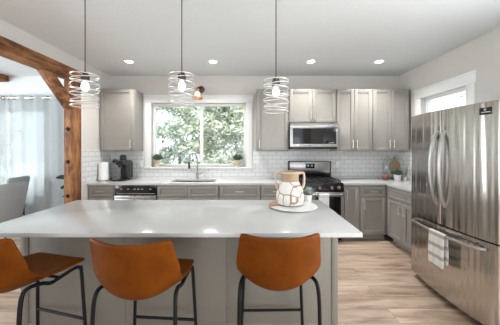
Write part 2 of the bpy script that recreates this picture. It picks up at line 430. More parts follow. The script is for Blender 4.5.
def window(name, label, axis, hole, face, out, casing, mull=(), sill_depth=.02, cased_bottom=True, head=.145):
    """frame in the hole; face = inner wall plane, out = +1/-1 direction to the outside"""
    ua, ub, za, zb = hole
    root = thing(name, label, 'window', kind='structure')
    def bx(mb, a, b, n0, n1, c, d, bev=.003):
        lo, hi = sorted((face + out * n0, face + out * n1))
        if axis == 'x': mb.box(a, b, lo, hi, c, d, bev=bev)
        else: mb.box(lo, hi, a, b, c, d, bev=bev)
        return mb
    cs = casing
    m = MB(); bot = za - (.03 if cased_bottom else 0)
    bx(m, ua - cs, ua, -.018, 0, bot, zb); bx(m, ub, ub + cs, -.018, 0, bot, zb)
    m.build('casing', 'trim', root)
    m = MB(); bx(m, ua - cs - .012, ub + cs + .012, -.022, 0, zb, zb + head); bx(m, ua - cs - .022, ub + cs + .022, -.034, 0, zb + head - .025, zb + head)
    m.build('head_casing', 'trim', root)
    m = MB(); bx(m, ua - cs, ub + cs, -.03, .075, za - .03, za)
    m.build('sill', 'trim', root)
    m = MB(); f = .045; n0, n1 = .075, .125
    bx(m, ua, ua + f, n0, n1, za, zb); bx(m, ub - f, ub, n0, n1, za, zb); bx(m, ua + f, ub - f, n0, n1, za, za + f); bx(m, ua + f, ub - f, n0, n1, zb - f, zb)
    m.build('frame', 'trim', root)
    edges = [ua + f] + [x for x in mull] + [ub - f]
    for x in mull:
        bx(MB(), x - .028, x + .028, n0 + .004, n1 - .004, za + f, zb - f).build('mullion', 'trim', root)
    for i, (a, b) in enumerate(zip(edges, edges[1:])):
        if i > 0: a += .028
        if i < len(edges) - 2: b -= .028
        bx(MB(), a, b, .098, .102, za + f, zb - f, bev=0).build('glass', 'glass', root, smooth=False)
    return root
window('window_1', 'wide white sliding window over the sink', 'x', KW, YB, 1, .12, mull=(-.93,))
window('window_2', 'white dining window behind the sheer curtains', 'x', DW, YB, 1, .09, mull=(-4.77,))
window('window_3', 'small high white window behind the fridge top', 'y', RW, XR, 1, .115)
struct(B(XD - 20, 30, YB + .15, 40, -.45, -.35), 'ground', 'bounce_ground', 'pale ground outside the windows, lightened to bounce light indoors', 'ground')

# ------------------------------------------------------------------ timber frame
tf = thing('timber_frame', 'rough brown timber post and overhead beam with diagonal brace between kitchen and dining room', 'timber frame', (-2.633, 3.49, 0))
px0, px1 = -.067, .067
b = MB(); b.box(px0, px1, -.09, .088, 0, 2.455, bev=.008); post = b.build('post', 'timber_up', tf)
for z in (1.745, 1.27, .78):
    rot = Matrix.Translation((-.005, -.094, z)) @ Matrix.Rotation(PI / 4, 4, 'Y')
    bb = MB(); bb.box(-.024, .024, -.008, .006, -.024, .024, bev=.004, mtx=rot)
    bb.build('bolt', 'black_metal', post)
MB().box(px0 - .002, px1 + .005, YR - 3.49 + .002, .09, 2.457, 2.625, bev=.01).build('beam', 'timber', tf)
br = MB(); br.prism([(-.53, 2.455), (-.40, 2.455), (-.09, 2.165), (-.09, 2.02)], 'x', px0 + .006, px1 - .004, bev=.006)
br.build('brace', 'timber', tf)
tag(B(-4.66, -4.46, YR + .3, YB - .001, 2.685, H, bev=.008).build('ceiling_beam', 'timber'), 'dark brown timber beam under the dining room ceiling above the curtains', 'beam')

# ------------------------------------------------------------------ cabinets
def shaker(mb, x0, x1, z0, z1, y=-.02, rail=.06):
    mb.box(x0, x0 + rail, y, 0, z0, z1, bev=.002); mb.box(x1 - rail, x1, y, 0, z0, z1, bev=.002)
    mb.box(x0 + rail, x1 - rail, y, 0, z0, z0 + rail, bev=.002); mb.box(x0 + rail, x1 - rail, y, 0, z1 - rail, z1, bev=.002)
    mb.box(x0 + rail - .004, x1 - rail + .004, y + .014, 0, z0 + rail - .004, z1 - rail + .004)
    return mb
def pull(parent, x, z, L, vert, y=-.02):
    m = MB()
    if vert:
        m.tube([(x, y - .03, z - L / 2), (x, y - .03, z + L / 2)], .0065, 10)
        for s in (-.36, .36): m.tube([(x, y, z + s * L), (x, y - .03, z + s * L)], .005, 8)
    else:
        m.tube([(x - L / 2, y - .03, z), (x + L / 2, y - .03, z)], .0065, 10)
        for s in (-.36, .36): m.tube([(x + s * L, y, z), (x + s * L, y - .03, z)], .005, 8)
    return m.build('handle', 'nickel', parent)
def cabinet(name, label, loc, wd, dp, z0, z1, fronts, rz=0, cat='cabinet', group=None, toe=False, paint='greige', low=None):
    """fronts: (kind, x0, x1, z0, z1, handle) handle = None | ('v', x, z) | ('h', x, z)"""
    root = thing(name, label, cat, loc, rz, group)
    (B(0, wd, 0, dp, z0, z1, bev=.002) if not low else B(0, wd, 0, dp, z0, low, bev=.002).box(0, wd, 0, .018, low, z1)).build('carcass', paint, root)
    if toe: B(.0, wd, .07, dp, 0.0, z0 - .0005).build('toe_kick', paint, root)
    for kind, a, b_, c, d, h in fronts:
        rail = .058 if (d - c) > .25 else .042
        o = shaker(MB(), a + .002, b_ - .002, c + .002, d - .002, rail=rail).build(kind, paint, root)
        if h: pull(o, h[1], h[2], .13 if h[0] == 'h' else .14, h[0] == 'v')
    return root
FY = 3.74; D = YB - FY - .001; T0, T1 = .10, .883
def base(name, label, x0, x1, fronts, dp=D, y=FY, **k):
    return cabinet(name, label, (x0, y, 0), x1 - x0, dp, T0, T1, fronts, toe=True, **k)
dz0, dz1 = .70, .865
def drawers(wd, hz=True):
    return [('drawer', .012, wd - .012, dz0, dz1, ('h', wd / 2, .785)), ('drawer', .012, wd - .012, .41, .69, ('h', wd / 2, .56)), ('drawer', .012, wd - .012, .115, .40, ('h', wd / 2, .27))]
base('base_cabinet', 'greige base cabinet under the paper towel roll beside the dishwasher', XL + .01, -2.165,
     [('drawer', .012, .393, dz0, dz1, ('h', .2, .785)), ('door', .012, .393, .115, .69, ('v', .34, .58))])
W = .975
base('sink_base_cabinet', 'greige sink base cabinet with twin false fronts under the faucet', -1.485, -1.485 + W,
     [('false_front', .012, W / 2, dz0, dz1, None), ('false_front', W / 2, W - .012, dz0, dz1, None),
      ('door', .012, W / 2, .115, .69, ('v', W / 2 - .05, .58)), ('door', W / 2, W - .012, .115, .69, ('v', W / 2 + .05, .58))], low=.665)
base('base_cabinet', 'greige drawer base cabinet next to the sink cabinet under the window edge', -.505, .145, drawers(.65))
base('base_cabinet', 'greige drawer base cabinet beside the gas range, on its sink side', .15, .665, drawers(.515))
base('base_cabinet', 'narrow greige single-door base cabinet between the range and the drawer-and-door cabinet', 1.462, 1.715, [('door', .012, .243, .115, dz1, ('v', .045, .74))])
base('base_cabinet', 'greige base cabinet with one drawer over one door by the inside corner', 1.72, 2.15,
     [('drawer', .012, .408, dz0, dz1, ('h', .21, .785)), ('door', .012, .408, .115, .69, ('v', .06, .58))])
cabinet('base_cabinet', 'greige base cabinet with one drawer over two doors running up to the fridge', (2.15, 3.685, 0), .76, .575, T0, T1,
        [('drawer', .0, .75, dz0, dz1, ('h', .40, .785)), ('door', .0, .375, .115, .69, ('v', .32, .58)), ('door', .375, .75, .115, .69, ('v', .43, .58))], rz=-PI / 2, toe=True)
B(2.151, XR - .001, 3.69, FY + .0, 0.1, T1).build('corner_filler', 'greige', None)
tag(bpy.data.objects['corner_filler'], 'narrow greige filler strip in the inside corner of the base cabinets', 'cabinet filler')

UY, UZ0, UZ1 = 4.02, 1.42, 2.475
def upper(label, x0, x1, n, z0=UZ0, hx=None, **k):
    wd = x1 - x0; fr = []
    for i in range(n):
        a = .006 + (wd - .012) / n * i; c = .006 + (wd - .012) / n * (i + 1)
        x = hx if hx else (c - .035 if i == 0 else a + .035)
        fr.append(('door', a, c, z0 + .006, UZ1 - .006, ('v', x, z0 + .12)))
    return cabinet('wall_cabinet', label, (x0, UY, 0), wd, YB - UY - .001, z0, UZ1, fr, **k)
upper('greige single-door wall cabinet above the coffee maker', -2.565, -1.985, 1, hx=.53)
upper('greige single-door wall cabinet between the window and the microwave cabinet', .092, .64, 1, hx=.05)
upper('short greige double-door wall cabinet directly over the microwave', .645, 1.445, 2, z0=1.90)
upper('tall greige double-door wall cabinet next to the microwave', 1.45, 2.06, 2)
upper('tall greige double-door wall cabinet against the window-side wall above the potted plant', 2.065, 2.69, 2)

# countertops
ct = MB(); z0, z1 = .885, .915
ct.box(XL + .009, -1.33, 3.712, YB - .009, z0, z1); ct.box(-.60, .668, 3.712, YB - .009, z0, z1)
ct.box(-1.33, -.60, 3.712, 3.87, z0, z1); ct.box(-1.33, -.60, 4.19, YB - .009, z0, z1)
tag(ct.build('countertop', 'quartz'), 'white quartz countertop along the window wall with the sink cut into it', 'countertop')
ct = MB(); ct.box(1.458, XR - .009, 3.712, YB - .009, z0, z1); ct.box(2.122, XR - .009, 2.80, 3.712, z0, z1)
tag(ct.build('countertop', 'quartz'), 'white quartz corner countertop between the range and the fridge', 'countertop')

# sink and faucet
s = MB(); s.box(-1.345, -.585, 3.855, 4.205, .67, .68)
s.box(-1.345, -1.332, 3.855, 4.205, .68, .884); s.box(-.598, -.585, 3.855, 4.205, .68, .884); s.box(-1.332, -.598, 3.855, 3.868, .68, .884); s.box(-1.332, -.598, 4.192, 4.205, .68, .884)
sk = thing('sink', 'undermount stainless sink below the window', 'sink', (0, 0, 0)); s.build('basin', 'steel', sk)
MB().lathe([(.045, 0), (.045, .004), (.02, .006)], 20, (-.965, 4.03, .68)).build('drain', 'chrome', sk)
fc = thing('faucet', 'tall brushed pull-down kitchen faucet in front of the window', 'faucet', (-.965, 4.25, .915))
MB().lathe([(.03, 0), (.03, .008), (.022, .015), (.022, .12), (.017, .13)], 20).build('base', 'faucet', fc)
MB().tube([(0, 0, .12), (0, 0, .3), (-.005, -.005, .38), (-.035, -.02, .44), (-.075, -.04, .46), (-.115, -.06, .43), (-.13, -.068, .36), (-.13, -.068, .3)], .0125, 12, smooth=5).build('spout', 'faucet', fc)
MB().lathe([(.012, .31), (.018, .28), (.02, .2), (.016, .19)], 16, (-.13, -.068, 0)).build('spray_head', 'black_plastic', fc)
MB().tube([(.02, 0, .085), (.055, 0, .09), (.10, 0, .125)], .008, 8).build('handle', 'faucet', fc)

# ------------------------------------------------------------------ island
ic = MB(); ic.box(-1.86, .733, 1.545, 2.525, .885, .915, bev=.003)
tag(ic.build('island_countertop', 'quartz'), 'big white quartz slab on top of the kitchen island', 'countertop')
isl = thing('kitchen_island', 'greige panelled kitchen island under the big white slab with seating overhang', 'island', (0, 0, 0))
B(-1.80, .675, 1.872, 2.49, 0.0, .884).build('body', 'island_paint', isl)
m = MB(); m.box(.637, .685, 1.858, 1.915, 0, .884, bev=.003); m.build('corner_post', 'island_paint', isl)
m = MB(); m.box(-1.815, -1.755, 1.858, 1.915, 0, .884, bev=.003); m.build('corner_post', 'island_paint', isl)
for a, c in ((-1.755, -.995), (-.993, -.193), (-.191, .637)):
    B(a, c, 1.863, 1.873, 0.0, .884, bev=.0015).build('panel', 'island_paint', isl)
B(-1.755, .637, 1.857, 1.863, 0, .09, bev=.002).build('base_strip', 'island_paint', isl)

# ------------------------------------------------------------------ dishwasher
dw = thing('dishwasher', 'built-in dishwasher with black control strip and stainless door', 'dishwasher', (-2.16, FY, 0))
B(.005, .665, .02, .58, .10, .882).build('body', 'dark', dw)
B(.005, .665, -.0, .02, .725, .88, bev=.003).build('control_panel', 'black_enamel', dw)
B(.03, .64, -.002, 0, .745, .752).build('trim_strip', 'grey_mark', dw)
for x in (.09, .20, .30, .36, .42, .55):
    B(x, x + .03, -.002, 0, .81, .825).build('button', 'grey_mark', dw)
dd = B(.005, .665, -.022, .02, .12, .72, bev=.006).build('door', 'steel', dw)
MB().tube([(.06, -.06, .69), (.61, -.06, .69)], .011, 12).tube([(.09, -.02, .69), (.09, -.06, .69)], .008, 8).tube([(.58, -.02, .69), (.58, -.06, .69)], .008, 8).build('handle', 'steel', dd)
B(.005, .665, .06, .08, 0, .1).build('toe_kick', 'dark', dw)

# ------------------------------------------------------------------ range
rg = thing('gas_range', 'freestanding stainless and black gas range between the base cabinets', 'range', (.675, 3.70, 0))
W = .775
B(0, W, .03, .628, .03, .905, bev=.003).build('body', 'black_enamel', rg)
B(-.0, W, .0, .57, .905, .922, bev=.006).build('cooktop', 'black_enamel', rg)
bgd = MB().box(0, W, .57, .635, .905, 1.235, bev=.012).build('backguard', 'black_enamel', rg)
B(.025, W - .025, .562, .572, 1.02, 1.222, bev=.004).build('panel', 'steel', bgd)
dsp = B(.31, .475, .557, .563, 1.105, 1.19, bev=.003).build('display', 'black_glass', bgd)
[B(x, x + .025, .555, .557, 1.14, 1.165).build('digit', 'display', dsp) for x in (.345, .415)]
cp = MB().prism([(-.035, .79), (.03, .79), (.03, .915), (-.01, .915)], 'x', 0, W, bev=.004).build('control_panel', 'black_enamel', rg)
for x in (.09, .20, .39, .58, .69):
    mt = Matrix.Translation((x, -.03, .855)) @ Matrix.Rotation(R(101), 4, 'X')
    MB().lathe([(.026, 0), (.024, .012), (.02, .03), (.0, .031)], 20, mtx=mt).build('knob', 'chrome', rg)
od = MB().box(0.0, W, -.025, .03, .22, .785, bev=.004).build('oven_door', 'black_glass', rg)
MB().box(.004, W - .004, -.032, -.024, .715, .783, bev=.002).box(.004, .05, -.03, -.024, .225, .715).box(W - .05, W - .004, -.03, -.024, .225, .715).box(.05, W - .05, -.03, -.024, .225, .27).build('door_frame', 'steel', od)
MB().tube([(.04, -.075, .752), (W - .04, -.075, .752)], .013, 12).tube([(.07, -.03, .752), (.07, -.075, .752)], .01, 8).tube([(W - .07, -.03, .752), (W - .07, -.075, .752)], .01, 8).build('handle', 'steel', od)
B(0.0, W, -.02, .03, .06, .215, bev=.004).build('drawer', 'steel', rg)
for i in range(3):
    g = MB(); a = .02 + i * .247; c = a + .24
    for x in (a + .01, (a + c) / 2, c - .01): g.box(x - .006, x + .006, .03, .54, .945, .957)
    for y in (.03, .16, .285, .41, .528): g.box(a, c, y, y + .012, .945, .957)
    for x in (a + .01, c - .022):
        for y in (.03, .528): g.box(x, x + .012, y, y + .012, .921, .946)
    g.build('grate', 'iron', rg)
for x, y in ((.14, .15), (.14, .42), (.388, .285), (.634, .15), (.634, .42)):
    MB().lathe([(.045, .9215), (.045, .93), (.03, .938), (0, .94)], 20, (x, y, 0)).build('burner', 'iron', rg)
for x in (.04, W - .04):
    for y in (.06, .58): MB().lathe([(.02, 0), (.02, .01), (.012, .012), (.012, .031)], 12, (x, y, 0)).build('foot', 'black_metal', rg)

# microwave
mw = thing('microwave', 'stainless over-the-range microwave with dark glass door', 'microwave', (.65, 3.925, 1.452))
W = .79; Hh = .444
B(0, W, .03, .424, 0, Hh, bev=.003).build('body', 'dark', mw)
d = MB().box(0, W, 0, .03, .345, Hh - .004, bev=.003).box(0, .045, 0, .03, .04, .345).box(W - .02, W, 0, .03, .04, .345).box(.045, W - .02, 0, .03, .04, .085)
d = d.build('door', 'steel', mw)
B(.045, W - .02, .006, .028, .085, .345).build('window', 'black_glass', d)
MB().tube([(.10, -.035, .062), (W - .06, -.035, .062)], .01, 12).tube([(.13, 0, .062), (.13, -.035, .062)], .007, 8).tube([(W - .09, 0, .062), (W - .09, -.035, .062)], .007, 8).build('handle', 'steel', d)
B(.01, W - .01, .01, .03, .002, .036).build('vent', 'black_plastic', mw)
B(W - .15, W - .06, .004, .0055, .10, .108).build('key_marks', 'grey_mark', mw)

# ------------------------------------------------------------------ fridge
fr = thing('refrigerator', 'tall stainless french-door refrigerator with bottom freezer drawer', 'refrigerator', (1.866, 2.26, 0))
HW = .490; ZT = 1.835; ZS = .735
def bowx(y): return -.050 * (1 - (y / HW) ** 2)
def slab(y0, y1, z0, z1, th=.075, n=14, rnd=.012):
    m = MB(); bm = m.bm; pts = []
    ys = [y0 + (y1 - y0) * i / n for i in range(n + 1)]
    f = [Vector((bowx(y), y, 0)) for y in ys]
    f[0].x += rnd * .9; f[-1].x += rnd * .9
    f.insert(1, Vector((bowx(y0 + rnd * .6), y0 + rnd * .6, 0))); f.insert(-1, Vector((bowx(y1 - rnd * .6), y1 - rnd * .6, 0)))
    loop = [(p.x, p.y) for p in f] + [(th, y1), (th, y0)]
    m.prism(loop, 'z', z0, z1)
    return m
B(.09, .84, -HW, HW, .05, ZT - .01, bev=.004).build('case', mat('fridge_case_grey', (.16, .16, .16), .5), fr)
dl = slab(.003, HW, ZS + .006, ZT).build('door', 'fridge_steel', fr)
dr = slab(-HW, -.003, ZS + .006, ZT).build('door', 'fridge_steel', fr)
dwr = slab(-HW, HW, .065, ZS - .006, n=28).build('freezer_drawer', 'fridge_steel', fr)
B(.075, .09, -HW + .01, HW - .01, .06, ZT - .02).build('gasket', 'dark', fr)
B(.05, .8, -HW + .02, HW - .02, 0, .05).build('base_grille', 'black_plastic', fr)
for y, par in ((.045, dl), (-.045, dr)):
    pts = []
    for i in range(9):
        tt = i / 8; pts.append((-.05 - .01 - .052 * math.sin(PI * tt) ** .7, y + (-.012 if y > 0 else .012) * math.sin(PI * tt) * -1, .915 + .72 * tt))
    pts = [(-.045, y, .918)] + pts[1:-1] + [(-.045, y, 1.632)]
    MB().tube(pts, [.015] + [.017] * 60, 12, smooth=4).build('handle', 'chrome', par)
pts = [(-.02, .39, .67), (-.058, .372, .67)] + [(bowx(y) - .062, y, .67) for y in (.325, .2, .07, -.07, -.2, -.32)] + [(-.058, -.385, .67), (-.02, -.402, .67)]
MB().tube(pts, .0135, 12, smooth=4).build('handle', 'steel', dwr)
bd = MB(); y0, y1 = -.435, -.345; ym = -.40
mt = Matrix.Translation((bowx(ym), ym, 1.762)) @ Matrix.Rotation(-math.atan2(.1 * ym, HW * HW) * 1.0, 4, 'Z')
bdo = MB().box(-.006, .004, -.042, .042, -.028, .028, bev=.002, mtx=mt).build('badge', 'black_enamel', dr)
bdm = MB().box(-.0075, -.005, -.034, .026, -.012, -.005, mtx=mt).box(-.0075, -.005, -.008, .008, .004, .02, mtx=mt).build('badge_mark', 'grey_mark', bdo)

# towel over the freezer handle
def towel(name, label, m, bar, axis_dir, front, width, Lf, Lb, cat='towel', r=.02):
    """bar = point on the rail, axis_dir = along the rail, front = outward direction"""
    P, A, F = Vector(bar), Vector(axis_dir).normalized(), Vector(front).normalized(); Z = Vector((0, 0, 1))
    prof = [F * (r + .006) - Z * Lf, F * (r + .008) - Z * Lf * .6, F * (r + .003) - Z * Lf * .25, F * r - Z * .01]
    for k in range(1, 6): prof.append(F * r * math.cos(PI * k / 6) + Z * r * math.sin(PI * k / 6))
    prof += [-F * r - Z * .01, -F * (r + .004) - Z * Lb * .5, -F * (r + .004) - Z * Lb]
    rows = []
    for i, q in enumerate(prof):
        row = []
        for j in range(13):
            u = j / 12 - .5; amp = .006 * min(1, max(0, -q.z) / .15)
            side = 1 if i < 6 else -1
            row.append(P + q + A * u * width * (1 - .10 * max(0, -q.z)) + F * amp * math.sin(u * 17 + 1) + Z * (.012 * u if q.z < -.05 else 0))
        rows.append(row)
    o = MB().grid(rows).build(name, m)
    sm = o.modifiers.new('thick', 'SOLIDIFY'); sm.thickness = .006; sm.offset = 0
    ss = o.modifiers.new('soft', 'SUBSURF'); ss.levels = 1; ss.render_levels = 1
    return tag(o, label, cat)
yt = -.045
towel('hand_towel', 'white and grey striped towel hanging over the freezer drawer handle', 'towel', (1.866 + bowx(yt) - .062, 2.26 + yt, .67), (0, 1, 0), (-1, 0, 0),   .185, .315, .27, r=.0165)
towel('hand_towel', 'white towel hanging from the oven door handle', 'white_towel', (.675 + .445, 3.625, .752), (1, 0, 0), (0, -1, 0), .15, .30, .20, r=.016)

# ------------------------------------------------------------------ stools
def shell_mesh():
    K = [(.238, .645, .205, .0, 0), (.215, .660, .222, .004, 0), (.12, .655, .234, .014, 0), (.0, .638, .244, .045, 0), (-.09, .620, .251, .095, .0),
         (-.17, .620, .256, .130, .03), (-.228, .662, .258, .125, .072), (-.254, .745, .255, .08, .095), (-.268, .84, .246, .030, .088), (-.278, .932, .238, .016, .07), (-.281, .970, .231, .016, .062)]
    rows = []
    for y, z, hw, lift, fwd in K:
        row = []
        for j in range(11):
            u = -1 + 2 * j / 10; a = abs(u)
            row.append((u * hw, y + fwd * a ** 2.2, z + lift * a ** 2.1))
        rows.append(row)
    return MB().grid(rows)
def make_stool(label, loc, rz):
    root = thing('bar_stool', label, 'bar stool', loc, rz, 'tan leather bar stools along the island')
    sh = shell_mesh().build('seat_shell', 'leather', root)
    so = sh.modifiers.new('thick', 'SOLIDIFY'); so.thickness = .026; so.offset = 0; so.use_even_offset = True
    ss = sh.modifiers.new('soft', 'SUBSURF'); ss.levels = 2; ss.render_levels = 2
    for s in (-1, 1):
        MB().tube([(s * .243, -.205, 0), (s * .240, -.195, .35), (s * .237, -.186, .57), (s * .231, -.165, .648), (s * .222, -.115, .657), (s * .212, -.05, .636), (s * .204, -.01, .613), (s * .20, .02, .606)], .0115, 10, smooth=4).build('rear_leg', 'black_metal', root)
        MB().tube([(s * .20, .02, .606), (s * .20, .11, .620), (s * .203, .17, .626), (s * .208, .195, .610), (s * .212, .203, .56), (s * .238, .222, 0)], .0115, 10, smooth=4).build('front_leg', 'black_metal', root)
    MB().tube([(-.227, .214, .235), (.227, .214, .235)], .010, 10).build('foot_rail', 'black_metal', root)
    MB().tube([(-.202, .06, .611), (.202, .06, .611)], .010, 10).build('cross_bar', 'black_metal', root)
    return root
SY = 1.585
st = make_stool('tan leather bar stool nearest the fridge, in front of the ceramic jug', (.165, SY, 0), R(1))
dup(st, (-.64, SY - .085, 0), R(-4), 'tan leather bar stool in the middle of the three along the island')
dup(st, (-1.475, SY - .03, 0), R(-14), 'tan leather bar stool nearest the grey dining chairs, in front of the island')

# ------------------------------------------------------------------ pendants
def make_pendant(label, loc, top):
    root = thing('pendant_light', label, 'pendant light', loc, 0, 'spiral wire pendant lights over the island')
    rnd = random.Random(5); r0 = .104; hh = .262
    zt = top; m = MB()
    def ring(z, tx, ty, rr=r0, rad=.0042, ph=0):
        pts = []
        for k in range(40):
            a = 2 * PI * k / 40; x, y = rr * math.cos(a), rr * math.sin(a)
            pts.append((x, y, z + x * tx + y * ty))
        m.tube(pts, rad, 8, closed=True)
    ring(zt, 0, 0); ring(zt - hh, 0, 0)
    for k, (tx, ty) in enumerate([(.10, .10), (-.14, .05), (.12, -.12), (-.10, .12), (.15, .06), (-.12, -.1), (.08, .1), (-.09, .06)]):
        ring(zt - .025 - k * .0298, tx, ty, r0 + rnd.uniform(-.003, .003), .0035)
    for a in (0, PI / 2, PI, 3 * PI / 2):
        m.tube([(0.02 * math.cos(a), .02 * math.sin(a), zt + .001), (r0 * math.cos(a), r0 * math.sin(a), zt)], .003, 6)
    m.build('shade', 'coil', root)
    MB().tube([(0, 0, zt + .03), (0, 0, H - .02)], .0042, 8).build('cord', 'bronze', root)
    MB().lathe([(.06, H - .022), (.06, H - .001)], 24).build('canopy', 'bronze', root)
    MB().lathe([(.034, zt - .045), (.034, zt - .005), (.028, zt + .012), (.01, zt + .035), (.006, zt + .04)], 20).build('socket', 'bronze', root)
    MB().lathe([(.0, zt - .135), (.016, zt - .131), (.027, zt - .118), (.031, zt - .098), (.027, zt - .075), (.018, zt - .057), (.015, zt - .044)], 20).build('bulb', 'bulb', root)
    return root
p = make_pendant('spiral wire pendant hanging low in front of the cabinet beside the window', (.214, 2.02, 0), 2.045)
p2 = make_pendant('spiral wire pendant hanging in front of the kitchen window', (-.592, 2.02, 0), 2.092)
dup(p2, (-1.42, 2.02, 0), 0, 'spiral wire pendant hanging beside the timber post')

# recessed downlights
dn = thing('recessed_downlight', 'round downlight in the ceiling above the wall cabinet next to the timber post', 'ceiling light', (-1.877, 3.63, H), 0, 'recessed ceiling downlights')
MB().lathe([(.055, -.002), (.075, -.006), (.078, -.001)], 28, cap=False).build('trim_ring', 'trim', dn)
MB().lathe([(.0, -.003), (.056, -.003)], 28, cap=False).build('lens', 'downlight', dn)
for x, y, lb in ((-.585, 3.63, 'round downlight in the ceiling before the kitchen window'), (.923, 3.63, 'round downlight in the ceiling before the microwave'),
                 (1.97, 3.63, 'round downlight in the ceiling nearest the fridge')):
    dup(dn, (x, y, H), 0, lb)
def spot(x, y, wt=16):
    l = bpy.data.lights.new('downlight_lamp', 'AREA'); l.shape = 'DISK'; l.size = .11; l.energy = wt; l.color = (1, .97, .93); l.spread = R(120)
    o = bpy.data.objects.new('downlight_lamp', l); C.objects.link(o); o.location = (x, y, H - .012)
for x in (-1.877, -.585, .923, 1.97): spot(x, 3.63, 6.5)

# sconce over the window
scn = thing('wall_sconce', 'small copper and glass sconce on the wall above the kitchen window', 'wall lamp', (-.955, YB, 2.49)); scn.scale = (1.3, 1.3, 1.3)
MB().lathe([(.05, 0), (.045, .018), (.02, .03)], 24, mtx=Matrix.Translation((.03, -.0005, .045)) @ Matrix.Rotation(R(90), 4, 'X')).build('back_plate', 'bronze', scn)
MB().tube([(.03, -.02, .045), (.03, -.07, .05), (.015, -.11, .045), (0, -.115, .03)], .012, 10, smooth=3).build('arm', 'bronze', scn)
MB().lathe([(.02, .035), (.028, .02), (.028, -.0), (.022, -.01)], 20, (0, -.115, 0)).build('socket', 'copper', scn)
MB().lathe([(.02, -.01), (.035, -.03), (.04, -.06), (.03, -.085), (.0, -.095)], 20, (0, -.115, 0)).build('bulb', 'amber', scn)
MB().lathe([(.03, -.0), (.062, -.04), (.07, -.105)], 24, (0, -.115, 0), cap=False).build('glass_shade', 'jar_glass', scn)
MB().lathe([(.0725, -.112), (.0725, -.092), (.068, -.092), (.068, -.112), (.0725, -.112)], 24, (0, -.115, 0), cap=False).build('copper_ring', 'copper', scn)

# ------------------------------------------------------------------ small things on the counters
# jug and plate
pl = MB().lathe([(.0, 0), (.155, 0), (.215, .006), (.226, .013), (.223, .017), (.0, .014)], 48).build('serving_plate', 'plate', loc=(.395, 2.235, .9155))
tag(pl, 'round white marble and wood serving plate on the island under the jug', 'plate')
jg = thing('ceramic_jug', 'white ceramic jug with brown honeycomb lines and two sand handles', 'jug', (.372, 2.255, .933))
MB().lathe([(.0, 0), (.085, 0), (.118, .012), (.132, .05), (.130, .10), (.112, .165), (.090, .205), (.084, .222)], 40, cap=False).build('body', 'vase', jg)
MB().lathe([(.084, .222), (.082, .25), (.084, .285), (.094, .312), (.092, .316), (.078, .29), (.074, .25), (.074, .21)], 40, cap=False).build('neck', 'neck_clay', jg)
MB().tube([(.0945 * math.cos(a), .0945 * math.sin(a), .306) for a in [2 * PI * k / 32 for k in range(32)]], .009, 8, closed=True).build('rim', 'sand_clay', jg)
for s in (-1, 1):
    MB().tube([(s * .08, 0, .293), (s * .115, 0, .302), (s * .132, 0, .292), (s * .135, 0, .25), (s * .132, 0, .19), (s * .118, 0, .155), (s * .106, 0, .150)], .0115, 10, smooth=3).build('handle', 'sand_clay', jg)

def bushy(root, n, L, W, c, spread=1.0, m='leaf_sage', seed=1, up=.6, droop=.2):
    rnd = random.Random(seed); mb = MB()
    for k in range(n):
        a = rnd.uniform(0, 2 * PI); e = rnd.uniform(.1, 1)
        d = (math.cos(a) * spread * (1 - e * .6), math.sin(a) * spread * (1 - e * .6), up * e + .15)
        b_ = Vector(c) + Vector((math.cos(a), math.sin(a), 0)) * rnd.uniform(0, .02)
        mb.leaf(b_, d, L * rnd.uniform(.65, 1.1), W * rnd.uniform(.7, 1.1), droop)
    return mb.build('foliage', m, root)
def pot_plant(name, label, loc, pr, ph, potm, n, L, W, m, seed, group=None, **k):
    root = thing(name, label, 'potted plant', loc, 0, group)
    MB().lathe([(.0, 0), (pr * .78, 0), (pr, ph), (pr * .9, ph), (pr * .86, ph * .9)], 24, cap=False).build('pot', potm, root)
    MB().lathe([(0, ph * .9), (pr * .88, ph * .9)], 24, cap=False).build('soil', 'soil', root)
    bushy(root, n, L, W, (0, 0, ph * .9), m=m, seed=seed, **k)
    return root
pot_plant('potted_plant', 'small sage green plant in a white pot behind the jug on the island', (.59, 2.44, .9152), .04, .075, 'white_ceramic', 46, .10, .045, 'leaf_sage', 3, up=1.1, spread=.8)
pot_plant('potted_plant', 'small bushy plant in a tan pot on the window sill nearest the coffee maker', (-1.725, 4.365, 1.1285), .056, .12, 'pot_tan', 230, .15, .026, 'leaf_green', 4, group='herb pots on the kitchen window sill', up=1.1, spread=.6)
pot_plant('potted_plant', 'small bushy plant in a tan pot on the window sill nearest the gas range', (-.25, 4.372, 1.1285), .058, .12, 'pot_tan', 230, .15, .026, 'leaf_green', 5, group='herb pots on the kitchen window sill', up=1.1, spread=.6)
pot_plant('potted_plant', 'leafy green plant in a white pot on the corner counter before the glass jar', (2.50, 4.03, .9152), .06, .10, 'white_ceramic', 60, .16, .045, 'leaf_green', 6, up=1.0, spread=.9)
# paper towels
pt = thing('paper_towel_roll', 'white paper towel roll standing on its holder beside the coffee maker', 'paper towel', (-2.485, 3.98, .9155))
MB().lathe([(.085, 0), (.085, .012), (.01, .016)], 28).build('base', 'chrome', pt)
MB().lathe([(.075, .018), (.075, .315), (.02, .315), (.02, .018), (.075, .018)], 32, cap=False).build('roll', 'paper', pt)
MB().lathe([(.006, .012), (.006, .34), (.013, .345), (.013, .36), (0, .366)], 14).build('rod', 'chrome', pt)
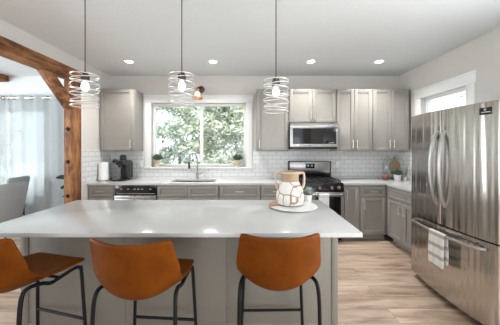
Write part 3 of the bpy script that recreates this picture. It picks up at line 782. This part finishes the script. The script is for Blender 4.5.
# coffee maker
cm = thing('coffee_maker', 'black single-cup coffee maker on the counter beside the paper towels', 'coffee maker', (-2.195, 4.07, .9155))
B(-.12, .085, -.15, .12, 0, .03, bev=.01).build('base', 'black_plastic', cm)
B(-.045, .08, -.03, .12, .03, .30, bev=.015).build('column', 'black_plastic', cm)
B(-.06, .085, -.15, .12, .27, .345, bev=.02, seg=3).build('brew_head', 'black_plastic', cm)
MB().lathe([(.0, .445), (.035, .44), (.052, .41), (.05, .375), (.06, .345)], 24, (.0, -.02, 0)).build('lid', 'black_plastic', cm)
MB().tube([(-.06, -.10, .335), (-.10, -.09, .35), (-.145, -.06, .335), (-.15, -.03, .315)], .02, 10, smooth=3).build('handle', 'black_plastic', cm)
B(-.08, .08, .122, .165, .03, .32, bev=.012).build('water_tank', mat('smoked_tank', (.03, .03, .033), .08), cm)
B(-.115, -.01, -.145, -.035, .0305, .042, bev=.004).build('drip_tray', 'chrome', cm)
MB().lathe([(0.03, .268), (.03, .24), (.012, .225)], 16, (-.02, -.09, 0)).build('nozzle', 'black_plastic', cm)
tag(MB().lathe([(0, 0), (.02, 0), (.022, .05), (.0, .05)], 16).build('sugar_pot', 'black_plastic', loc=(-2.36, 3.98, .9155)), 'tiny black pot on the counter between paper towels and coffee maker', 'pot')
# corner counter things
gj = thing('glass_jar', 'tall clear glass jar with lid on the corner counter behind the plant', 'jar', (2.46, 4.235, .9155))
MB().lathe([(0, 0), (.08, 0), (.085, .01), (.085, .29), (.07, .34), (.05, .36)], 32, cap=False).build('jar', 'jar_glass', gj)
MB().lathe([(.055, .36), (.055, .375), (.02, .39), (.022, .41), (0, .42)], 24, cap=False).build('lid', 'jar_glass', gj)
cb = MB(); prof = [(-.09, 0), (.09, 0), (.095, .22)] + [(.095 * math.cos(a), .25 + .075 * math.sin(a)) for a in [PI * k / 10 * .86 + .02 for k in range(0, 5)]]
prof += [(.02, .34), (.02, .40), (-.02, .40), (-.02, .34)] + [(-x, z) for x, z in reversed(prof[3:8])] + [(-.095, .22)]
cb.prism(prof, 'y', 0, .018, bev=.003)
cbo = cb.build('cutting_board', 'board_wood', loc=(2.632, 4.265, .9165)); cbo.rotation_euler = (R(-9), 0, R(0))
tag(cbo, 'wooden paddle cutting board leaning on the tiles in the corner', 'cutting board')
tag(MB().lathe([(0, 0), (.03, 0), (.052, .02), (.06, .055), (.05, .09), (.032, .105), (.028, .1), (.04, .085), (.0, .02)], 24).build('clay_pot', 'terracotta', loc=(2.335, 4.10, .9155)), 'small dark terracotta pot on the corner counter by the white planter', 'pot')
tag(MB().lathe([(0, 0), (.022, 0), (.025, .06), (.022, .06), (.02, .006), (0, .006)], 20).build('small_cup', 'white_ceramic', loc=(2.62, 4.02, .9155)), 'tiny white cup on the corner counter beside the plant pot', 'cup')
# outlets
for x, z, lb in ((1.60, 1.16, 'white wall outlet on the tiles beside the range backguard'), (-2.03, 1.18, 'white wall outlet on the tiles beside the coffee maker')):
    o = thing('wall_outlet', lb, 'outlet', (x, YB - .0085, z))
    B(-.036, .036, -.006, 0, -.058, .058, bev=.003).build('cover_plate', 'trim', o)
    MB().box(-.016, .016, -.008, -.005, .008, .038, bev=.002).box(-.016, .016, -.008, -.005, -.038, -.008, bev=.002).build('socket', 'white_ceramic', o)

# ------------------------------------------------------------------ dining room
def curtain(label, x0, x1, y, z0, z1, seed):
    rnd = random.Random(seed); root = thing('sheer_curtain', label, 'curtain', ((x0 + x1) / 2, y, 0), 0, 'sheer curtains on the dining window')
    n = int((x1 - x0) / .012); wd = x1 - x0; k = 2 * PI / .30; rows = []
    zs = [z0, z0 + .5, z0 + 1.0, z1 - .4, z1]
    for z in zs:
        row = []
        for i in range(n + 1):
            x = -wd / 2 + wd * i / n
            row.append((x, .020 * math.sin(k * x) + .005 * math.sin(k * 2.3 * x + z + seed), z))
        rows.append(row)
    MB().grid(rows).build('panel', 'sheer', root)
    q = 0; x = -wd / 2 + .08
    while x < wd / 2 - .02:
        mt = Matrix.Translation((x, .020 * math.sin(k * x) - .006, z1 - .055))
        pts = [mt @ Vector((.026 * math.cos(a), 0, .026 * math.sin(a))) for a in [2 * PI * j / 20 for j in range(20)]]
        MB().tube(pts, .006, 8, closed=True).build('grommet', 'bronze', root); x += .30; q += 1
    return root
curtain('white sheer curtain panel on the dining window nearer the second ceiling beam', -5.75, -4.40, 4.26, .03, 2.43, 1)
curtain('white sheer curtain panel on the dining window nearest the timber post', -4.36, -3.15, 4.26, .03, 2.43, 2)
rod = thing('curtain_rod', 'thin pale curtain rod through the curtain rings', 'curtain rod', (-4.45, 4.26, 2.375))
MB().tube([(-1.45, 0, 0), (1.42, 0, 0)], .009, 10).build('rod', 'nickel', rod)
for x in (-1.46, 1.43): MB().lathe([(0, -.025), (.02, -.015), (.025, 0), (.02, .015), (0, .025)], 16, (x, 0, 0)).build('finial', 'bronze', rod)
for x in (-1.4, .0, 1.38): MB().tube([(x, .0, 0), (x, .089, 0)], .008, 8).build('bracket', 'bronze', rod)

def make_chair(label, loc, rz):                  # faces +Y locally
    root = thing('dining_chair', label, 'chair', loc, rz, 'grey upholstered dining chairs')
    m = MB(); rows = []
    for i in range(8):
        tt = i / 7; z = .46 + .52 * tt; hw = .17 + .055 * tt ** .8; y = -.2 - .07 * tt
        rows.append([((-1 + 2 * j / 8) * hw, y + .035 * abs(-1 + 2 * j / 8) ** 2, z + (.012 * (1 - abs(-1 + 2 * j / 8) ** 2) if i == 7 else 0)) for j in range(9)])
    bk = m.grid(rows).build('backrest', 'fabric_grey', root)
    s1 = bk.modifiers.new('thick', 'SOLIDIFY'); s1.thickness = .06; s1.offset = 0
    s2 = bk.modifiers.new('soft', 'SUBSURF'); s2.levels = 2; s2.render_levels = 2
    B(-.22, .22, -.2, .24, .40, .49, bev=.03, seg=4).build('seat', 'fabric_grey', root)
    for x in (-.18, .18):
        for y in (-.17, .2): MB().tube([(x, y, .405), (x * 1.05, y * 1.08, 0)], [.02, .013], 8).build('leg', 'wood_dark', root)
    return root
dc = make_chair('grey upholstered dining chair nearer the island, in front of the other grey chair', (-3.56, 3.30, 0), R(88))
dup(dc, (-4.18, 3.98, 0), R(98), 'grey upholstered dining chair close to the sheer curtains, behind the other grey chair')
rp = thing('rubber_plant', 'dark broad-leaved plant peeking out behind the timber post', 'potted plant', (-3.02, 4.02, 0))
MB().lathe([(0, 0), (.13, 0), (.17, .30), (.155, .30), (.15, .27)], 28, cap=False).build('pot', 'white_ceramic', rp)
MB().lathe([(0, .27), (.152, .27)], 28, cap=False).build('soil', 'soil', rp)
MB().tube([(0, 0, .27), (.02, 0, .7), (.0, .01, 1.05)], .012, 8, smooth=3).build('stem', 'bark', rp)
lf = MB()
for b_, d_, L, Wd in (((0, 0, .93), (-.95, -.1, .22), .29, .12), ((.01, 0, .78), (-.9, -.35, .2), .20, .13), ((.01, 0, .6), (-.95, -.1, .35), .2, .1), ((0, 0, 1.0), (.4, .3, .8), .2, .09),
                       ((0, 0, .8), (.8, .1, .4), .2, .1), ((0, 0, .65), (.3, -.8, .3), .2, .1), ((0, 0, 1.04), (-.1, -.2, 1), .17, .08), ((0, 0, .5), (-.2, .5, .3), .18, .1)):
    lf.leaf(b_, d_, L, Wd, .12, .9)
lf.build('foliage', 'leaf_dark', rp)

# ------------------------------------------------------------------ trees outside
def tree(label, x, y, h, cr, n, m, seed, low=.0):
    rnd = random.Random(seed); root = thing('garden_tree', label, 'tree', (x, y, -.35), 0, 'trees outside the windows')
    tr = MB().tube([(0, 0, 0), (.05, .03, h * .4), (-.03, 0, h * .95)], [.07] * 4 + [.03] * 8, 8, smooth=4)
    for k in range(9):
        a = rnd.uniform(0, 2 * PI); z = h * rnd.uniform(.15, .8)
        tr.tube([(0, 0, z), (math.cos(a) * cr * .4, math.sin(a) * cr * .4, z + .35), (math.cos(a) * cr * .85, math.sin(a) * cr * .85, z + .45)], [.016, .012, .008], 6)
    tr.build('trunk', 'bark', root)
    verts, faces = [], []
    cl = []
    for k in range(130):
        a = rnd.uniform(0, 2 * PI); e = rnd.random() ** .5; z = low + (h - low) * rnd.random()
        cl.append(Vector((math.cos(a) * cr * e, math.sin(a) * cr * e, z)))
    for k in range(n):
        c = cl[k % len(cl)]; q = Vector((rnd.gauss(0, .17), rnd.gauss(0, .17), rnd.gauss(0, .12))) + c
        s = rnd.uniform(.05, .11)
        u = Vector((rnd.gauss(0, 1), rnd.gauss(0, 1), rnd.gauss(0, 1))).normalized(); v = u.orthogonal().normalized()
        i = len(verts); verts += [q + u * s, q + v * s * .42, q - u * s * .8, q - v * s * .42]; faces.append((i, i + 1, i + 2, i + 3))
    me = bpy.data.meshes.new('foliage'); me.from_pydata([tuple(v) for v in verts], [], faces); me.materials.append(M[m])
    o = bpy.data.objects.new('foliage', me); C.objects.link(o); o.parent = root
for args in (('bushy pale tree outside nearest the middle bar of the kitchen window', -.5, 7.0, 4.8, 1.4, 16000, 'tree_pale', 11),
             ('bushy tree outside the sliding pane, over the herb pot by the range', 1.1, 10.4, 5.4, 1.9, 16000, 'tree_pale', 12),
             ('darker tree outside the kitchen window on its coffee maker side', -3.0, 9.8, 5.6, 1.9, 16000, 'tree_mid', 13),
             ('pale tree outside between the kitchen window and the curtains', -4.6, 7.4, 4.8, 1.4, 3000, 'tree_pale', 14),
             ('pale tree outside behind the sheer curtains by the post', -6.8, 10.6, 4.6, 1.3, 3000, 'tree_mid', 15),
             ('pale tree outside behind the sheer curtains by the grey chairs', -9.2, 7.6, 4.4, 1.4, 3000, 'tree_pale', 16),
             ('pale tree outside the small high window', 6.2, 5.8, 5.0, 1.5, 3000, 'tree_pale', 17)):
    tree(*args)
